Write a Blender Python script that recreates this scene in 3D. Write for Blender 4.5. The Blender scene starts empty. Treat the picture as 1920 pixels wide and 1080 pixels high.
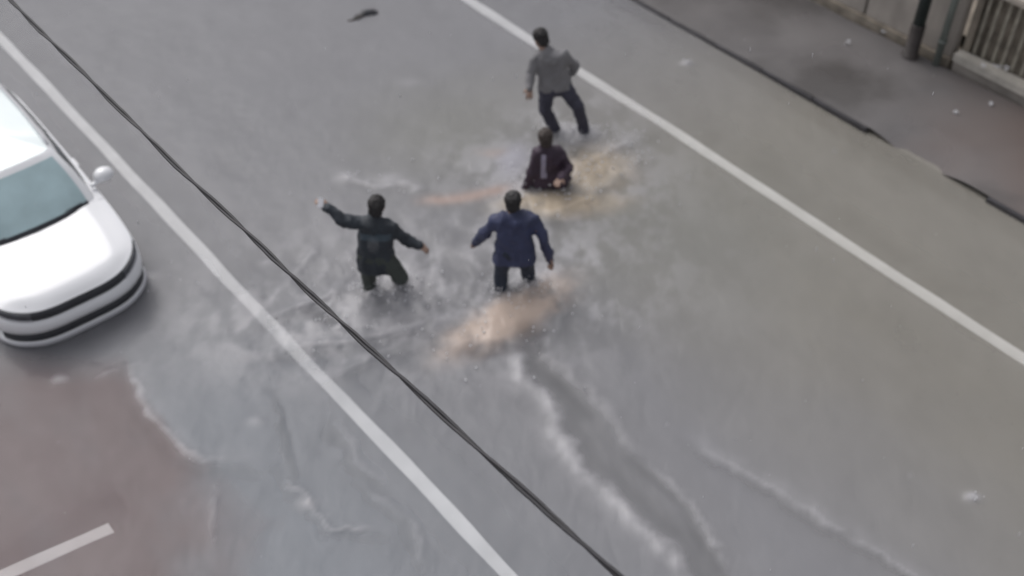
import bpy, bmesh, math, random
import numpy as np
from mathutils import Vector, Matrix, noise
random.seed(7)
rng = np.random.RandomState(11)
S = bpy.context.scene
C = S.collection
R = math.radians

# ------------------------------------------------------------------ camera
TH, FPX, CAM_Z = R(44.5), 2137.0, 9.25
cd = bpy.data.cameras.new('camera')
cd.sensor_width = 36.0
cd.lens = FPX / 1920 * 36.0
cd.clip_start, cd.clip_end = 0.05, 1500
cd.dof.use_dof = True
cd.dof.focus_distance = 6.8
cd.dof.aperture_fstop = 0.9
cd.dof.aperture_blades = 0
cam = bpy.data.objects.new('camera', cd)
C.objects.link(cam)
cam.location = (0, 0, CAM_Z)
cam.rotation_euler = (R(90) - TH, 0, 0)
S.camera = cam

# ------------------------------------------------------------------ light
w = bpy.data.worlds.new('World'); S.world = w; w.use_nodes = True
nt = w.node_tree
bg = nt.nodes['Background']
sky = nt.nodes.new('ShaderNodeTexSky'); sky.sky_type = 'NISHITA'; sky.sun_disc = False
SUN_EL, SUN_AZ = R(54), R(318)          # azimuth clockwise from +Y
sky.sun_elevation = SUN_EL; sky.sun_rotation = SUN_AZ
sky.dust_density = 3.0; sky.air_density = 1.0
hs = nt.nodes.new('ShaderNodeHueSaturation'); hs.inputs['Saturation'].default_value = 0.16
nt.links.new(sky.outputs[0], hs.inputs['Color'])
tint = nt.nodes.new('ShaderNodeMix'); tint.data_type = 'RGBA'; tint.blend_type = 'MULTIPLY'
tint.inputs[0].default_value = 1.0; tint.inputs[7].default_value = (1.0, 0.985, 1.005, 1)
nt.links.new(hs.outputs[0], tint.inputs[6])
nt.links.new(tint.outputs[2], bg.inputs[0])
bg.inputs[1].default_value = 0.125
sd = bpy.data.lights.new('sun', 'SUN'); sd.energy = 1.2; sd.angle = R(48); sd.color = (1.0, 0.975, 0.95)
sun = bpy.data.objects.new('sun', sd); C.objects.link(sun)
sdir = Vector((math.sin(SUN_AZ) * math.cos(SUN_EL), math.cos(SUN_AZ) * math.cos(SUN_EL), math.sin(SUN_EL)))
sun.rotation_euler = sdir.to_track_quat('Z', 'Y').to_euler()
S.view_settings.view_transform = 'Standard'
S.view_settings.look = 'None'
S.view_settings.gamma = 1.0
S.view_settings.use_curve_mapping = False
S.view_settings.exposure = 0.12

# ------------------------------------------------------------------ geometry helpers
WZ = 0.25                                # water level above the carriageway
VR = np.array([-0.64008, 0.76831])       # along the street (away)
PR = np.array([0.76831, 0.64008])        # across the street (to the right)
def un(x, y, z=WZ):                      # where the sight line of a photo pixel meets height z
    xr = (x - 960) / FPX; yd = (y - 540) / FPX
    d = np.array([xr, math.cos(TH) - yd * math.sin(TH), -math.sin(TH) - yd * math.cos(TH)])
    return np.array([0, 0, CAM_Z]) + d * ((z - CAM_Z) / d[2])
def uny(x, y, Y):                        # ... or meets the vertical plane at distance Y
    xr = (x - 960) / FPX; yd = (y - 540) / FPX
    d = np.array([xr, math.cos(TH) - yd * math.sin(TH), -math.sin(TH) - yd * math.cos(TH)])
    return Vector((np.array([0, 0, CAM_Z]) + d * (Y / d[1])).tolist())
def st(u, v, z=0.0):                     # street coordinates -> world
    p = PR * u + VR * v
    return Vector((p[0], p[1], z))
ROTZ = math.atan2(PR[1], PR[0])          # turns local x to 'across', local y to 'away'

def tag(o, label=None, cat=None, group=None, kind=None):
    if label: o['label'] = label
    if cat: o['category'] = cat
    if group: o['group'] = group
    if kind: o['kind'] = kind
    return o
def empty(name, loc=(0, 0, 0), rz=0, **k):
    o = bpy.data.objects.new(name, None); C.objects.link(o)
    o.location = loc; o.rotation_euler = (0, 0, rz); o.empty_display_size = 0.1
    return tag(o, **k)
def link(name, me, mat=None, parent=None, smooth=False, **k):
    if mat is not None:
        for m in (mat if isinstance(mat, (list, tuple)) else [mat]): me.materials.append(m)
    if smooth: me.shade_smooth()
    o = bpy.data.objects.new(name, me); C.objects.link(o)
    if parent: o.parent = parent
    return tag(o, **k)
def pyobj(name, vs, fs, mat=None, parent=None, smooth=False, **k):
    me = bpy.data.meshes.new(name); me.from_pydata([tuple(v) for v in vs], [], fs); me.update()
    return link(name, me, mat, parent, smooth, **k)
def bmobj(name, bm, mat=None, parent=None, smooth=False, **k):
    me = bpy.data.meshes.new(name); bmesh.ops.recalc_face_normals(bm, faces=bm.faces); bm.to_mesh(me); bm.free()
    return link(name, me, mat, parent, smooth, **k)
def box(bm, c, s, bevel=0.0, rot=None):
    r = bmesh.ops.create_cube(bm, size=1.0)
    M = Matrix.Translation(c) @ (rot or Matrix.Identity(4)) @ Matrix.Diagonal((s[0], s[1], s[2], 1))
    bmesh.ops.transform(bm, matrix=M, verts=r['verts'])
    if bevel:
        es = list({e for v in r['verts'] for e in v.link_edges})
        bmesh.ops.bevel(bm, geom=es, offset=bevel, segments=2, affect='EDGES')
def ball(bm, c, s, rot=None, seg=20, rings=12):
    r = bmesh.ops.create_uvsphere(bm, u_segments=seg, v_segments=rings, radius=1.0)
    M = Matrix.Translation(c) @ (rot or Matrix.Identity(4)) @ Matrix.Diagonal((s[0], s[1], s[2], 1))
    bmesh.ops.transform(bm, matrix=M, verts=r['verts'])
def cap(bm, a, b, ra, rb, seg=16):       # tapered, round-ended limb
    a, b = Vector(a), Vector(b); d = b - a; L = d.length
    if L < 1e-6: return ball(bm, a, (ra,) * 3)
    q = d.to_track_quat('Z', 'Y').to_matrix().to_4x4()
    prof = []
    for i in range(7):
        t = -math.pi / 2 + math.pi / 2 * i / 6
        prof.append((ra * math.cos(t), ra * math.sin(t)))
    for i in range(1, 4): prof.append((ra + (rb - ra) * i / 4, L * i / 4))
    for i in range(7):
        t = math.pi / 2 * i / 6
        prof.append((rb * math.cos(t), L + rb * math.sin(t)))
    M = Matrix.Translation(a) @ q
    rows = []
    for k, (r, z) in enumerate(prof):
        if k in (0, len(prof) - 1): rows.append([bm.verts.new(M @ Vector((0, 0, z)))])
        else: rows.append([bm.verts.new(M @ Vector((r * math.cos(2 * math.pi * j / seg), r * math.sin(2 * math.pi * j / seg), z))) for j in range(seg)])
    for A, B in zip(rows, rows[1:]):
        for j in range(seg):
            k = (j + 1) % seg
            if len(A) == 1: bm.faces.new((A[0], B[k], B[j]))
            elif len(B) == 1: bm.faces.new((A[j], A[k], B[0]))
            else: bm.faces.new((A[j], A[k], B[k], B[j]))
def tube(bm, pts, r, seg=10, closed=False):
    pts = [Vector(p) for p in pts]; rows = []
    for i, p in enumerate(pts):
        d = (pts[min(i + 1, len(pts) - 1)] - pts[max(i - 1, 0)]).normalized()
        x = d.orthogonal().normalized() if i == 0 else (px - d * px.dot(d)).normalized()
        px = x; y = d.cross(x); rr = r[i] if isinstance(r, (list, tuple)) else r
        rows.append([bm.verts.new(p + x * rr * math.cos(2 * math.pi * j / seg) + y * rr * math.sin(2 * math.pi * j / seg)) for j in range(seg)])
    for A, B in zip(rows, rows[1:]):
        for j in range(seg): bm.faces.new((A[j], A[(j + 1) % seg], B[(j + 1) % seg], B[j]))
    bm.faces.new(rows[0][::-1]); bm.faces.new(rows[-1])
def remesh(bm, voxel, fold=0.0, fscale=9.0, smooth=6, seed=0, org=None):
    """One continuous surface grown over everything in the bmesh, with cloth folds."""
    me = bpy.data.meshes.new('tmp'); bmesh.ops.recalc_face_normals(bm, faces=bm.faces); bm.to_mesh(me); bm.free()
    o = bpy.data.objects.new('tmp', me); C.objects.link(o)
    m = o.modifiers.new('r', 'REMESH'); m.mode = 'VOXEL'; m.voxel_size = voxel
    m2 = o.modifiers.new('s', 'SMOOTH'); m2.iterations = smooth; m2.factor = 0.5
    dg = bpy.context.evaluated_depsgraph_get()
    out = bpy.data.meshes.new_from_object(o.evaluated_get(dg))
    bpy.data.objects.remove(o); bpy.data.meshes.remove(me)
    if fold:
        nrm = [v.normal.copy() for v in out.vertices]
        for v, n in zip(out.vertices, nrm):
            p = v.co * fscale + Vector((seed, seed * 2, 0))
            a = 1 - 2 * abs(noise.noise(Vector((p.x, p.y, p.z * 0.55))))
            b = noise.noise(p * 2.3)
            v.co += n * fold * (a - 0.35 + 0.5 * b)
    out.shade_smooth()
    return out

# ------------------------------------------------------------------ materials
def mat(name, col, rough=0.6, spec=0.5, metal=0.0, var=0.12, scale=6.0, bump=0.0, bscale=60.0, coat=0.0, stretch=(1, 1, 1)):
    m = bpy.data.materials.new(name); m.use_nodes = True
    n = m.node_tree; b = n.nodes['Principled BSDF']
    tc = n.nodes.new('ShaderNodeTexCoord'); mp = n.nodes.new('ShaderNodeMapping'); mp.inputs['Scale'].default_value = stretch
    n.links.new(tc.outputs['Object'], mp.inputs[0])
    ns = n.nodes.new('ShaderNodeTexNoise'); ns.inputs['Scale'].default_value = scale; ns.inputs['Detail'].default_value = 6
    n.links.new(mp.outputs[0], ns.inputs[0])
    mx = n.nodes.new('ShaderNodeMix'); mx.data_type = 'RGBA'
    mr = n.nodes.new('ShaderNodeMapRange'); mr.inputs[1].default_value = 0.3; mr.inputs[2].default_value = 0.7
    n.links.new(ns.outputs[0], mr.inputs[0]); n.links.new(mr.outputs[0], mx.inputs[0])
    mx.inputs[6].default_value = (*[c * (1 - var) for c in col], 1); mx.inputs[7].default_value = (*[min(1, c * (1 + var)) for c in col], 1)
    n.links.new(mx.outputs[2], b.inputs['Base Color'])
    b.inputs['Roughness'].default_value = rough; b.inputs['Metallic'].default_value = metal
    b.inputs['Specular IOR Level'].default_value = spec
    b.inputs['Coat Weight'].default_value = coat; b.inputs['Coat Roughness'].default_value = 0.05
    if bump:
        n2 = n.nodes.new('ShaderNodeTexNoise'); n2.inputs['Scale'].default_value = bscale; n2.inputs['Detail'].default_value = 4
        n.links.new(mp.outputs[0], n2.inputs[0])
        bp = n.nodes.new('ShaderNodeBump'); bp.inputs['Strength'].default_value = bump; bp.inputs['Distance'].default_value = 0.01
        n.links.new(n2.outputs[0], bp.inputs['Height']); n.links.new(bp.outputs[0], b.inputs['Normal'])
    return m
M = {}
M['asphalt'] = mat('asphalt', (0.085, 0.083, 0.085), 0.55, var=0.25, scale=2.5, bump=0.5, bscale=90)
M['paint'] = mat('road_paint', (0.80, 0.79, 0.80), 0.5, var=0.10, scale=3.0)
M['kerb'] = mat('kerb_stone', (0.06, 0.058, 0.063), 0.4, var=0.3, scale=4, bump=0.4)
M['pavement'] = None
M['earth'] = mat('earth', (0.22, 0.19, 0.155), 0.9, var=0.3, scale=2.0, bump=0.8, bscale=12)
M['concrete'] = mat('concrete', (0.35, 0.32, 0.29), 0.75, var=0.28, scale=2.2, bump=0.5, bscale=30, stretch=(1, 1, 0.5))
M['ledge'] = mat('ledge_stone', (0.42, 0.40, 0.36), 0.6, var=0.3, scale=3.0, bump=0.4)
M['rail_top'] = mat('pale_coping', (0.42, 0.38, 0.33), 0.55, var=0.18, scale=3.0)
M['bar'] = mat('fence_bar', (0.29, 0.27, 0.225), 0.5, var=0.35, scale=5.0)
M['fence_back'] = mat('fence_backing', (0.25, 0.22, 0.18), 0.8, var=0.35, scale=5.0)
M['pole'] = mat('dark_green_paint', (0.03, 0.042, 0.04), 0.4, var=0.3, scale=4.0)
M['pole_foot'] = mat('rusty_brown_paint', (0.04, 0.033, 0.031), 0.6, var=0.3, scale=6.0)
M['pipe'] = mat('pale_green_pipe', (0.16, 0.18, 0.165), 0.5, var=0.2, scale=4.0)
M['rubber'] = mat('black_cable', (0.025, 0.024, 0.028), 0.55, var=0.3, scale=10)
M['cable2'] = mat('grey_cable', (0.028, 0.026, 0.03), 0.5, var=0.3, scale=10)
M['white'] = mat('white_car_paint', (0.82, 0.83, 0.85), 0.28, var=0.015, scale=2.0, coat=1.0)
M['roofwhite'] = mat('roof_paint', (0.76, 0.84, 0.84), 0.28, var=0.02, scale=2.0, coat=1.0)
M['trim'] = mat('dark_trim', (0.028, 0.03, 0.036), 0.4, var=0.2)
M['lens'] = mat('headlight_lens', (0.05, 0.055, 0.065), 0.15, spec=0.8, var=0.3, scale=14)
M['silver'] = mat('silver_trim', (0.55, 0.55, 0.58), 0.3, var=0.05)
M['glass'] = mat('teal_sky_windscreen', (0.42, 0.56, 0.59), 0.10, spec=1.0, var=0.22, scale=1.6)  # tinted glass, with the sky's reflection painted into its base colour
M['sideglass'] = mat('side_glass', (0.05, 0.07, 0.08), 0.08, spec=0.8, var=0.2, scale=2)
M['tyre'] = mat('tyre', (0.02, 0.02, 0.02), 0.8)
M['rim'] = mat('rim', (0.4, 0.4, 0.42), 0.35, metal=0.8)
M['skin'] = mat('skin', (0.30, 0.20, 0.155), 0.55, var=0.08, scale=20)
M['hair'] = mat('black_hair', (0.018, 0.016, 0.016), 0.5, var=0.3, scale=40, bump=0.6, bscale=90)
M['brownhair'] = mat('brown_hair', (0.045, 0.033, 0.028), 0.55, var=0.3, scale=40, bump=0.6, bscale=90)
M['eye'] = mat('eye', (0.03, 0.02, 0.02), 0.2)
M['lips'] = mat('lips', (0.25, 0.11, 0.10), 0.5)
M['navy'] = mat('navy_jacket', (0.038, 0.046, 0.10), 0.6, var=0.25, scale=5, bump=0.4, bscale=120)
M['navytrouser'] = mat('dark_blue_trousers', (0.022, 0.030, 0.048), 0.7, var=0.2)
M['darkgreen'] = mat('charcoal_green_jacket', (0.026, 0.033, 0.042), 0.6, var=0.3, scale=4, bump=0.4, bscale=120)
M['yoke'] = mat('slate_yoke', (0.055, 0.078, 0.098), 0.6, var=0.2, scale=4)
M['olive'] = mat('olive_trousers', (0.048, 0.056, 0.05), 0.7, var=0.2)
M['maroon'] = mat('maroon_jacket', (0.046, 0.028, 0.046), 0.6, var=0.25, scale=5, bump=0.4, bscale=120)
M['lilac'] = mat('pale_lilac_stripe', (0.36, 0.33, 0.42), 0.6, var=0.1)
M['greyshirt'] = mat('pale_grey_shirt', (0.20, 0.197, 0.205), 0.75, var=0.14, scale=4, bump=0.4, bscale=100)
M['inky'] = mat('ink_trousers', (0.042, 0.042, 0.062), 0.7, var=0.2)
M['tan'] = mat('tan_bag', (0.36, 0.28, 0.22), 0.6, var=0.15)
M['phone'] = mat('white_plastic', (0.8, 0.8, 0.83), 0.4, var=0.03)
M['shoe'] = mat('shoe', (0.03, 0.03, 0.03), 0.6)
M['debris'] = mat('dark_debris', (0.045, 0.045, 0.052), 0.45, var=0.4, scale=9)
M['debris2'] = mat('brown_debris', (0.10, 0.09, 0.085), 0.6, var=0.4, scale=9)
M['droplet'] = mat('water_drop', (0.72, 0.72, 0.74), 0.15, spec=0.8, var=0.05)

# ------------------------------------------------------------------ ground, markings, pavement
def strip(name, u0, u1, v0, v1, z, m, wob=0.0, n=1, **k):
    vs, fs = [], []
    for i in range(n + 1):
        v = v0 + (v1 - v0) * i / n
        dl = wob * noise.noise(Vector((v * 1.3, u0, 3.1))); dr = wob * noise.noise(Vector((v * 1.3, u1, 9.7)))
        c = wob * 1.2 * noise.noise(Vector((v * 0.5, u0, 5.5)))
        vs += [st(u0 + dl + c, v, z), st(u1 + dr + c, v, z)]
        if i: a = 2 * i - 2; fs.append((a, a + 1, a + 3, a + 2))
    return pyobj(name, vs, fs, m, **k)
pyobj('road', [(-500, -500, 0), (500, -500, 0), (500, 500, 0), (-500, 500, 0)], [(0, 1, 2, 3)], M['asphalt'], kind='structure')
strip('lane_line', 3.50, 3.64, -40, 90, 0.004, M['paint'], 0.02, 500, kind='structure')
strip('lane_line', 9.525, 9.685, -40, 90, 0.004, M['paint'], 0.02, 500, kind='structure')
# parking bay line, square to the kerb, with a clean-cut end
vs, fs = [], []
for i in range(31):
    u = 1.00 - 5.0 * i / 30; v = 7.17 + 0.16 * (1.0 - u) ; ww = 0.068 + 0.006 * noise.noise(Vector((u * 2, 0, 0)))
    vs += [st(u, v - ww, 0.004), st(u, v + ww, 0.004)]
    if i: a = 2 * i - 2; fs.append((a, a + 1, a + 3, a + 2))
pyobj('parking_bay_line', vs, fs, M['paint'], kind='structure')

# pavement material: wet asphalt with brown-red silt and puddles
def pave_mat():
    m = bpy.data.materials.new('wet_pavement'); m.use_nodes = True; n = m.node_tree; b = n.nodes['Principled BSDF']
    g = n.nodes.new('ShaderNodeNewGeometry')
    def nz(s, d, off=0):
        mp = n.nodes.new('ShaderNodeMapping'); mp.inputs['Location'].default_value = (off, off, 0); n.links.new(g.outputs['Position'], mp.inputs[0])
        t = n.nodes.new('ShaderNodeTexNoise'); t.inputs['Scale'].default_value = s; t.inputs['Detail'].default_value = d
        n.links.new(mp.outputs[0], t.inputs[0]); return t
    def ramp(src, a, b_):
        r = n.nodes.new('ShaderNodeMapRange'); r.inputs[1].default_value = a; r.inputs[2].default_value = b_; n.links.new(src, r.inputs[0]); return r.outputs[0]
    def mixc(f, a, b_):
        x = n.nodes.new('ShaderNodeMix'); x.data_type = 'RGBA'; n.links.new(f, x.inputs[0])
        for s_, v_ in ((6, a), (7, b_)):
            if isinstance(v_, tuple): x.inputs[s_].default_value = (*v_, 1)
            else: n.links.new(v_, x.inputs[s_])
        return x.outputs[2]
    c = mixc(ramp(nz(1.1, 6).outputs[0], 0.35, 0.65), (0.122, 0.116, 0.116), (0.155, 0.147, 0.146))
    # reddish silt lies towards the near end of the pavement, by the fence
    dt = n.nodes.new('ShaderNodeVectorMath'); dt.operation = 'DISTANCE'; n.links.new(g.outputs['Position'], dt.inputs[0]); dt.inputs[1].default_value = tuple(st(12.9, 4.0, 0.3))
    ad = n.nodes.new('ShaderNodeMath'); ad.operation = 'MULTIPLY_ADD'; n.links.new(nz(0.9, 4, 7).outputs[0], ad.inputs[0]); ad.inputs[1].default_value = 2.0; n.links.new(dt.outputs['Value'], ad.inputs[2])
    c = mixc(ramp(ad.outputs[0], 3.6, 1.0), c, (0.155, 0.115, 0.10))
    c2 = mixc(ramp(nz(0.55, 5, 31).outputs[0], 0.52, 0.66), c, (0.085, 0.080, 0.078))
    n.links.new(c2, b.inputs['Base Color'])
    rr = ramp(nz(0.7, 3, 13).outputs[0], 0.35, 0.6)
    mr = n.nodes.new('ShaderNodeMapRange'); n.links.new(rr, mr.inputs[0]); mr.inputs[3].default_value = 0.22; mr.inputs[4].default_value = 0.5
    n.links.new(mr.outputs[0], b.inputs['Roughness'])
    bp = n.nodes.new('ShaderNodeBump'); bp.inputs['Strength'].default_value = 0.35; bp.inputs['Distance'].default_value = 0.01
    n.links.new(nz(45, 4).outputs[0], bp.inputs['Height']); n.links.new(bp.outputs[0], b.inputs['Normal'])
    return m
M['pavement'] = pave_mat()
PZ = 0.315
KU = 11.235
def pz(u, v):                            # the crossover where the kerb is dropped and the flood laps over
    d = max(0.0, 1 - abs(v - 5.52) / 0.75); d = d * d * (3 - 2 * d)
    e = max(0.0, 1 - max(0, u - KU) / 0.75)
    far = min(1.0, max(0.0, (v - 7.2) / 2.6))
    return PZ - 0.046 * far - 0.085 * min(1, d * 1.6) * e + 0.004 * noise.noise(Vector((u * 1.5, v * 1.5, 0)))
us = np.concatenate([np.linspace(KU + 0.075, 13.25, 22)]); vv = np.concatenate([np.linspace(-40, 1, 30), np.linspace(1.2, 14, 130), np.linspace(14.5, 90, 60)])
vs = [st(u, v, pz(u, v)) for v in vv for u in us]
nu = len(us); fs = [(j * nu + i, j * nu + i + 1, (j + 1) * nu + i + 1, (j + 1) * nu + i) for j in range(len(vv) - 1) for i in range(nu - 1)]
pyobj('pavement', vs, fs, M['pavement'], smooth=True, kind='structure')
kr = empty('kerb', st(KU, 0, 0), ROTZ, kind='structure')
km = {}
for i in range(-30, 60):
    v = i * 0.9
    dz = pz(KU, v + 0.45) - PZ
    bm = bmesh.new(); box(bm, (0.045, 0.447, 0.13), (0.05, 0.888, 0.37 ), 0.008)
    if 'k' not in km:
        o = bmobj('kerb_stone', bm, M['kerb'], kr); km['k'] = o.data
    else:
        bm.free(); o = link('kerb_stone', km['k'], None, kr)
    o.location = (random.uniform(-.004, .004), v, dz + 0.003 + random.uniform(-.003, .003))
    if 3 < v < 9 and abs(v + 0.45 - 5.52) < 0.6: o.location.z = -0.09
pyobj('ground_beyond', [st(13.72, -60, 0.6), st(90, -60, 0.6), st(90, 120, 0.6), st(13.72, 120, 0.6)], [(0, 1, 2, 3)], M['earth'], kind='structure')
# ------------------------------------------------------------------ wall and railing at the back of the pavement
def sbox(name, parent, m, u0, u1, v0, v1, z0, z1, bev=0.006, **k):
    bm = bmesh.new(); box(bm, ((u0 + u1) / 2, (v0 + v1) / 2, (z0 + z1) / 2), (u1 - u0, v1 - v0, z1 - z0), bev)
    return bmobj(name, bm, m, parent, **k)
rail = empty('railing_fence', (0, 0, 0), ROTZ, label='railing of upright bars on a pale stone ledge, right of the dark pole', cat='fence')
sbox('plinth', rail, M['concrete'], 13.36, 13.72, -12, 6.45, 0.0, 0.50)
for i in range(9): sbox('ledge_stone', rail, M['ledge'], 13.27, 13.46, -11.9 + 2.04 * i, -11.9 + 2.04 * i + 2.02, 0.44, 0.57, 0.015)
for i in range(9): sbox('coping_stone', rail, M['rail_top'], 13.36, 13.66, -11.9 + 2.04 * i, -11.9 + 2.04 * i + 2.025, 1.52, 1.62, 0.02)
sbox('backing_panel', rail, M['fence_back'], 13.56, 13.60, -11.9, 6.44, 0.50, 1.52)
for i in range(7):
    sbox('post', rail, M['fence_back'], 13.43, 13.54, 6.32 - 2.6 * i, 6.42 - 2.6 * i, 0.571, 1.519)
bar0 = None
for i in range(118):
    v = 6.26 - i * 0.145
    if bar0 is None:
        bm = bmesh.new(); box(bm, (0, 0, 0.475), (0.03, 0.05, 0.946), 0.005); o = bmobj('bar', bm, M['bar'], rail); bar0 = o.data
    else: o = link('bar', bar0, None, rail)
    o.location = (13.48 + random.uniform(-.004, .004), v + random.uniform(-.008, .008), 0.572)
wall = empty('panel_wall', (0, 0, 0), ROTZ, label='weathered grey concrete wall of tall panels, left of the dark green pole', cat='wall')
sbox('footing', wall, M['fence_back'], 13.33, 13.8, 6.5, 60, 0.0, 0.40)
pm = None
for i in range(30):
    v = 6.52 + i * 1.5
    if pm is None: o = sbox('panel', wall, M['concrete'], 0, 0.16, 0, 1.47, 0, 1.5, 0.012); pm = o.data
    else: o = link('panel', pm, None, wall)
    o.location = (13.38 + random.uniform(-.006, .006), v, 0.402)
for i in range(30): sbox('capping', wall, M['ledge'], 13.34, 13.58, 6.52 + i * 1.5, 7.995 + i * 1.5, 1.903, 1.98, 0.012)

# pole + pale pipe beside it
p = empty('pole', st(13.12, 6.98, PZ), 0, label='dark green painted steel pole with brown foot standing where pavement meets the wall', cat='pole')
bm = bmesh.new(); tube(bm, [(0, 0, 0.5), (0, 0, 3), (0, 0, 7.5)], [0.085, 0.08, 0.065], 20); bmobj('shaft', bm, M['pole'], p, True)
bm = bmesh.new(); tube(bm, [(0, 0, -0.05), (0, 0, 0.03), (0, 0, 0.031), (0, 0, 0.5), (0, 0, 0.52)], [0.12, 0.12, 0.10, 0.098, 0.088], 20); bmobj('foot', bm, M['pole_foot'], p, True)
bm = bmesh.new(); tube(bm, [(0, 0, 7.5), (-0.3, -0.25, 7.8), (-1.4, -1.2, 8.0)], [0.05, 0.04, 0.035], 12); bmobj('arm', bm, M['pole'], p, True)
bm = bmesh.new(); ball(bm, (-1.6, -1.36, 7.98), (0.32, 0.14, 0.07), Matrix.Rotation(0.7, 4, 'Z')); bmobj('lamp_head', bm, M['pole'], p, True)
p = empty('standpipe', st(13.22, 6.62, PZ), 0, label='thin pale grey green pipe rising close to the right of the dark green pole', cat='pipe')
bm = bmesh.new(); tube(bm, [(0, 0, 0), (0, 0, 1.2), (0, 0, 2.6)], 0.05, 16); bmobj('pipe_tube', bm, M['pipe'], p, True)
for z in (0.35, 1.2, 2.1):
    bm = bmesh.new(); tube(bm, [(0, 0, z), (0, 0, z + 0.05)], 0.062, 16); bmobj('clamp', bm, M['pipe'], p, True)

# ------------------------------------------------------------------ flood water
def axis(lo, hi, step, far):
    a = list(np.arange(lo, hi, step)); d = step; x = a[-1]
    while x < far: d *= 1.25; x += d; a.append(x)
    d = step; x = a[0]; b = []
    while x > -far: d *= 1.25; x -= d; b.append(x)
    return np.array(b[::-1] + a)
GX, GY = axis(-9.2, 9.4, 0.034, 150), axis(4.6, 17.5, 0.034, 150)
X, Y = np.meshgrid(GX, GY)
_lat = rng.rand(512, 512)
def vnoise(x, y):
    xi = np.floor(x).astype(int); yi = np.floor(y).astype(int); fx = x - xi; fy = y - yi
    fx = fx * fx * fx * (fx * (fx * 6 - 15) + 10); fy = fy * fy * fy * (fy * (fy * 6 - 15) + 10)
    g = lambda a, b: _lat[a % 512, b % 512]
    return (g(xi, yi) * (1 - fx) + g(xi + 1, yi) * fx) * (1 - fy) + (g(xi, yi + 1) * (1 - fx) + g(xi + 1, yi + 1) * fx) * fy
def fbm(x, y, o=4):
    s = 0; a = 1; t = 0; c_, s_ = math.cos(0.6), math.sin(0.6)
    for i in range(o):
        s = s + a * vnoise(x + 17.3 * i, y + 5.1 * i); t += a; a *= 0.5; x, y = 2.03 * (x * c_ - y * s_), 2.03 * (x * s_ + y * c_)
    return s / t * 2 - 1
U = X * PR[0] + Y * PR[1]; V = X * VR[0] + Y * VR[1]
wx = 0.09 * fbm(X * 1.7, Y * 1.7, 4) + 0.07 * fbm(X * 6, Y * 6, 4); wy = 0.09 * fbm(X * 1.7 + 50, Y * 1.7 + 9, 4) + 0.07 * fbm(X * 6 + 40, Y * 6, 4)
Xw, Yw = X + wx * 0.6, Y + wy * 0.6
def line(pts, width, warp=1.0, ends=0.25):
    P = [un(*p)[:2] for p in pts]; best = np.full(X.shape, 1e9); tt = np.zeros(X.shape); side = np.zeros(X.shape)
    L = [0]
    for a, b in zip(P, P[1:]): L.append(L[-1] + np.linalg.norm(b - a))
    xs, ys = X + wx * warp * 0.6, Y + wy * warp * 0.6
    for i, (a, b) in enumerate(zip(P, P[1:])):
        d = b - a; q = np.clip(((xs - a[0]) * d[0] + (ys - a[1]) * d[1]) / (d @ d), 0, 1)
        ex, ey = xs - a[0] - q * d[0], ys - a[1] - q * d[1]; e = np.hypot(ex, ey)
        k = e < best; best = np.where(k, e, best); tt = np.where(k, L[i] + q * (L[i + 1] - L[i]), tt)
        side = np.where(k, (ex * d[1] - ey * d[0]) / np.linalg.norm(d), side)
    f = np.exp(-(best / width) ** 2)
    tp = np.clip(np.minimum(tt, L[-1] - tt) / ends + 0.25, 0, 1)
    return f * tp, best, side, tt
def blob(px, py, rx, ry, rot=0, soft=1.0, warp=1.0):       # a patch centred on a photo pixel, radii in metres
    c = un(px, py)[:2]; dx, dy = X + wx * warp - c[0], Y + wy * warp - c[1]
    a = dx * math.cos(rot) + dy * math.sin(rot); b = -dx * math.sin(rot) + dy * math.cos(rot)
    return np.exp(-((a / rx) ** 2 + (b / ry) ** 2) ** soft)
n1, n2, n3 = fbm(U * 0.55, V * 0.28, 5), fbm(U * 2.4, V * 1.1, 4), fbm(X * 7, Y * 7, 3)
n4 = fbm(X * 3.1 + 90, Y * 2.0, 4)
n5 = fbm(X * 5.5 + 20, Y * 3.6, 5); n6 = fbm(X * 11, Y * 8, 4)
Z = 0.010 * n1 + 0.007 * n2 + 0.0022 * n3
foam = np.zeros(X.shape); clear_shade = np.zeros(X.shape)
turb = np.maximum.reduce([blob(720, 560, 1.7, 1.0), blob(950, 520, 1.5, 1.1), blob(1040, 330, 1.2, 0.95), blob(600, 600, 1.3, 0.8), blob(1080, 240, 0.8, .6) * .7])
Z += turb * (0.014 * n2 + 0.017 * n4 + 0.006 * n3)
q_ = np.clip((0.9 * n4 + 0.7 * n2 + 0.9 * n5 + 0.5 * n6 + 0.42) / 0.95, 0, 1)
foam += turb * q_ * q_ * (3 - 2 * q_) * 0.95
clear_shade += turb * np.clip(-0.15 - 0.9 * n4, 0, 1) * 0.4
rough = 0.6 + 0.8 * np.clip(n2 + 0.3, 0, 1)
def wake(pts, wd, amp, h, trough=0, warp=1.0, tside=1):
    global Z, foam, clear_shade
    f, b, s, t = line(pts, wd * 0.72, warp * 1.4); nn = 0.8 + 0.5 * vnoise(t * 3, t * 0 + 3.3)
    ft, *_ = line(pts, wd * 1.5, warp)
    f2 = np.exp(-((s * tside - wd * 2.2) / (wd * 1.6)) ** 2) * np.exp(-(b / (wd * 5)) ** 2)
    tear = np.clip(0.95 + 0.7 * n6 + 0.7 * n5, 0.3, 1.35)
    foam += 0.30 * amp * np.exp(-((s * tside + wd * 1.5) / (wd * 1.7)) ** 2) * np.exp(-(b / (wd * 4)) ** 2) * (1 + n5) * (abs(amp) > .4)
    foam += 0.80 * amp * f * np.clip(nn, 0, 1.3) * tear; Z += h * 0.7 * f * nn * (0.6 + 0.4 * tear) - h * 0.6 * trough * f2; clear_shade += trough * f2 * 1.0  # troughs thinned so the dark road stands in for their shade
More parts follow.
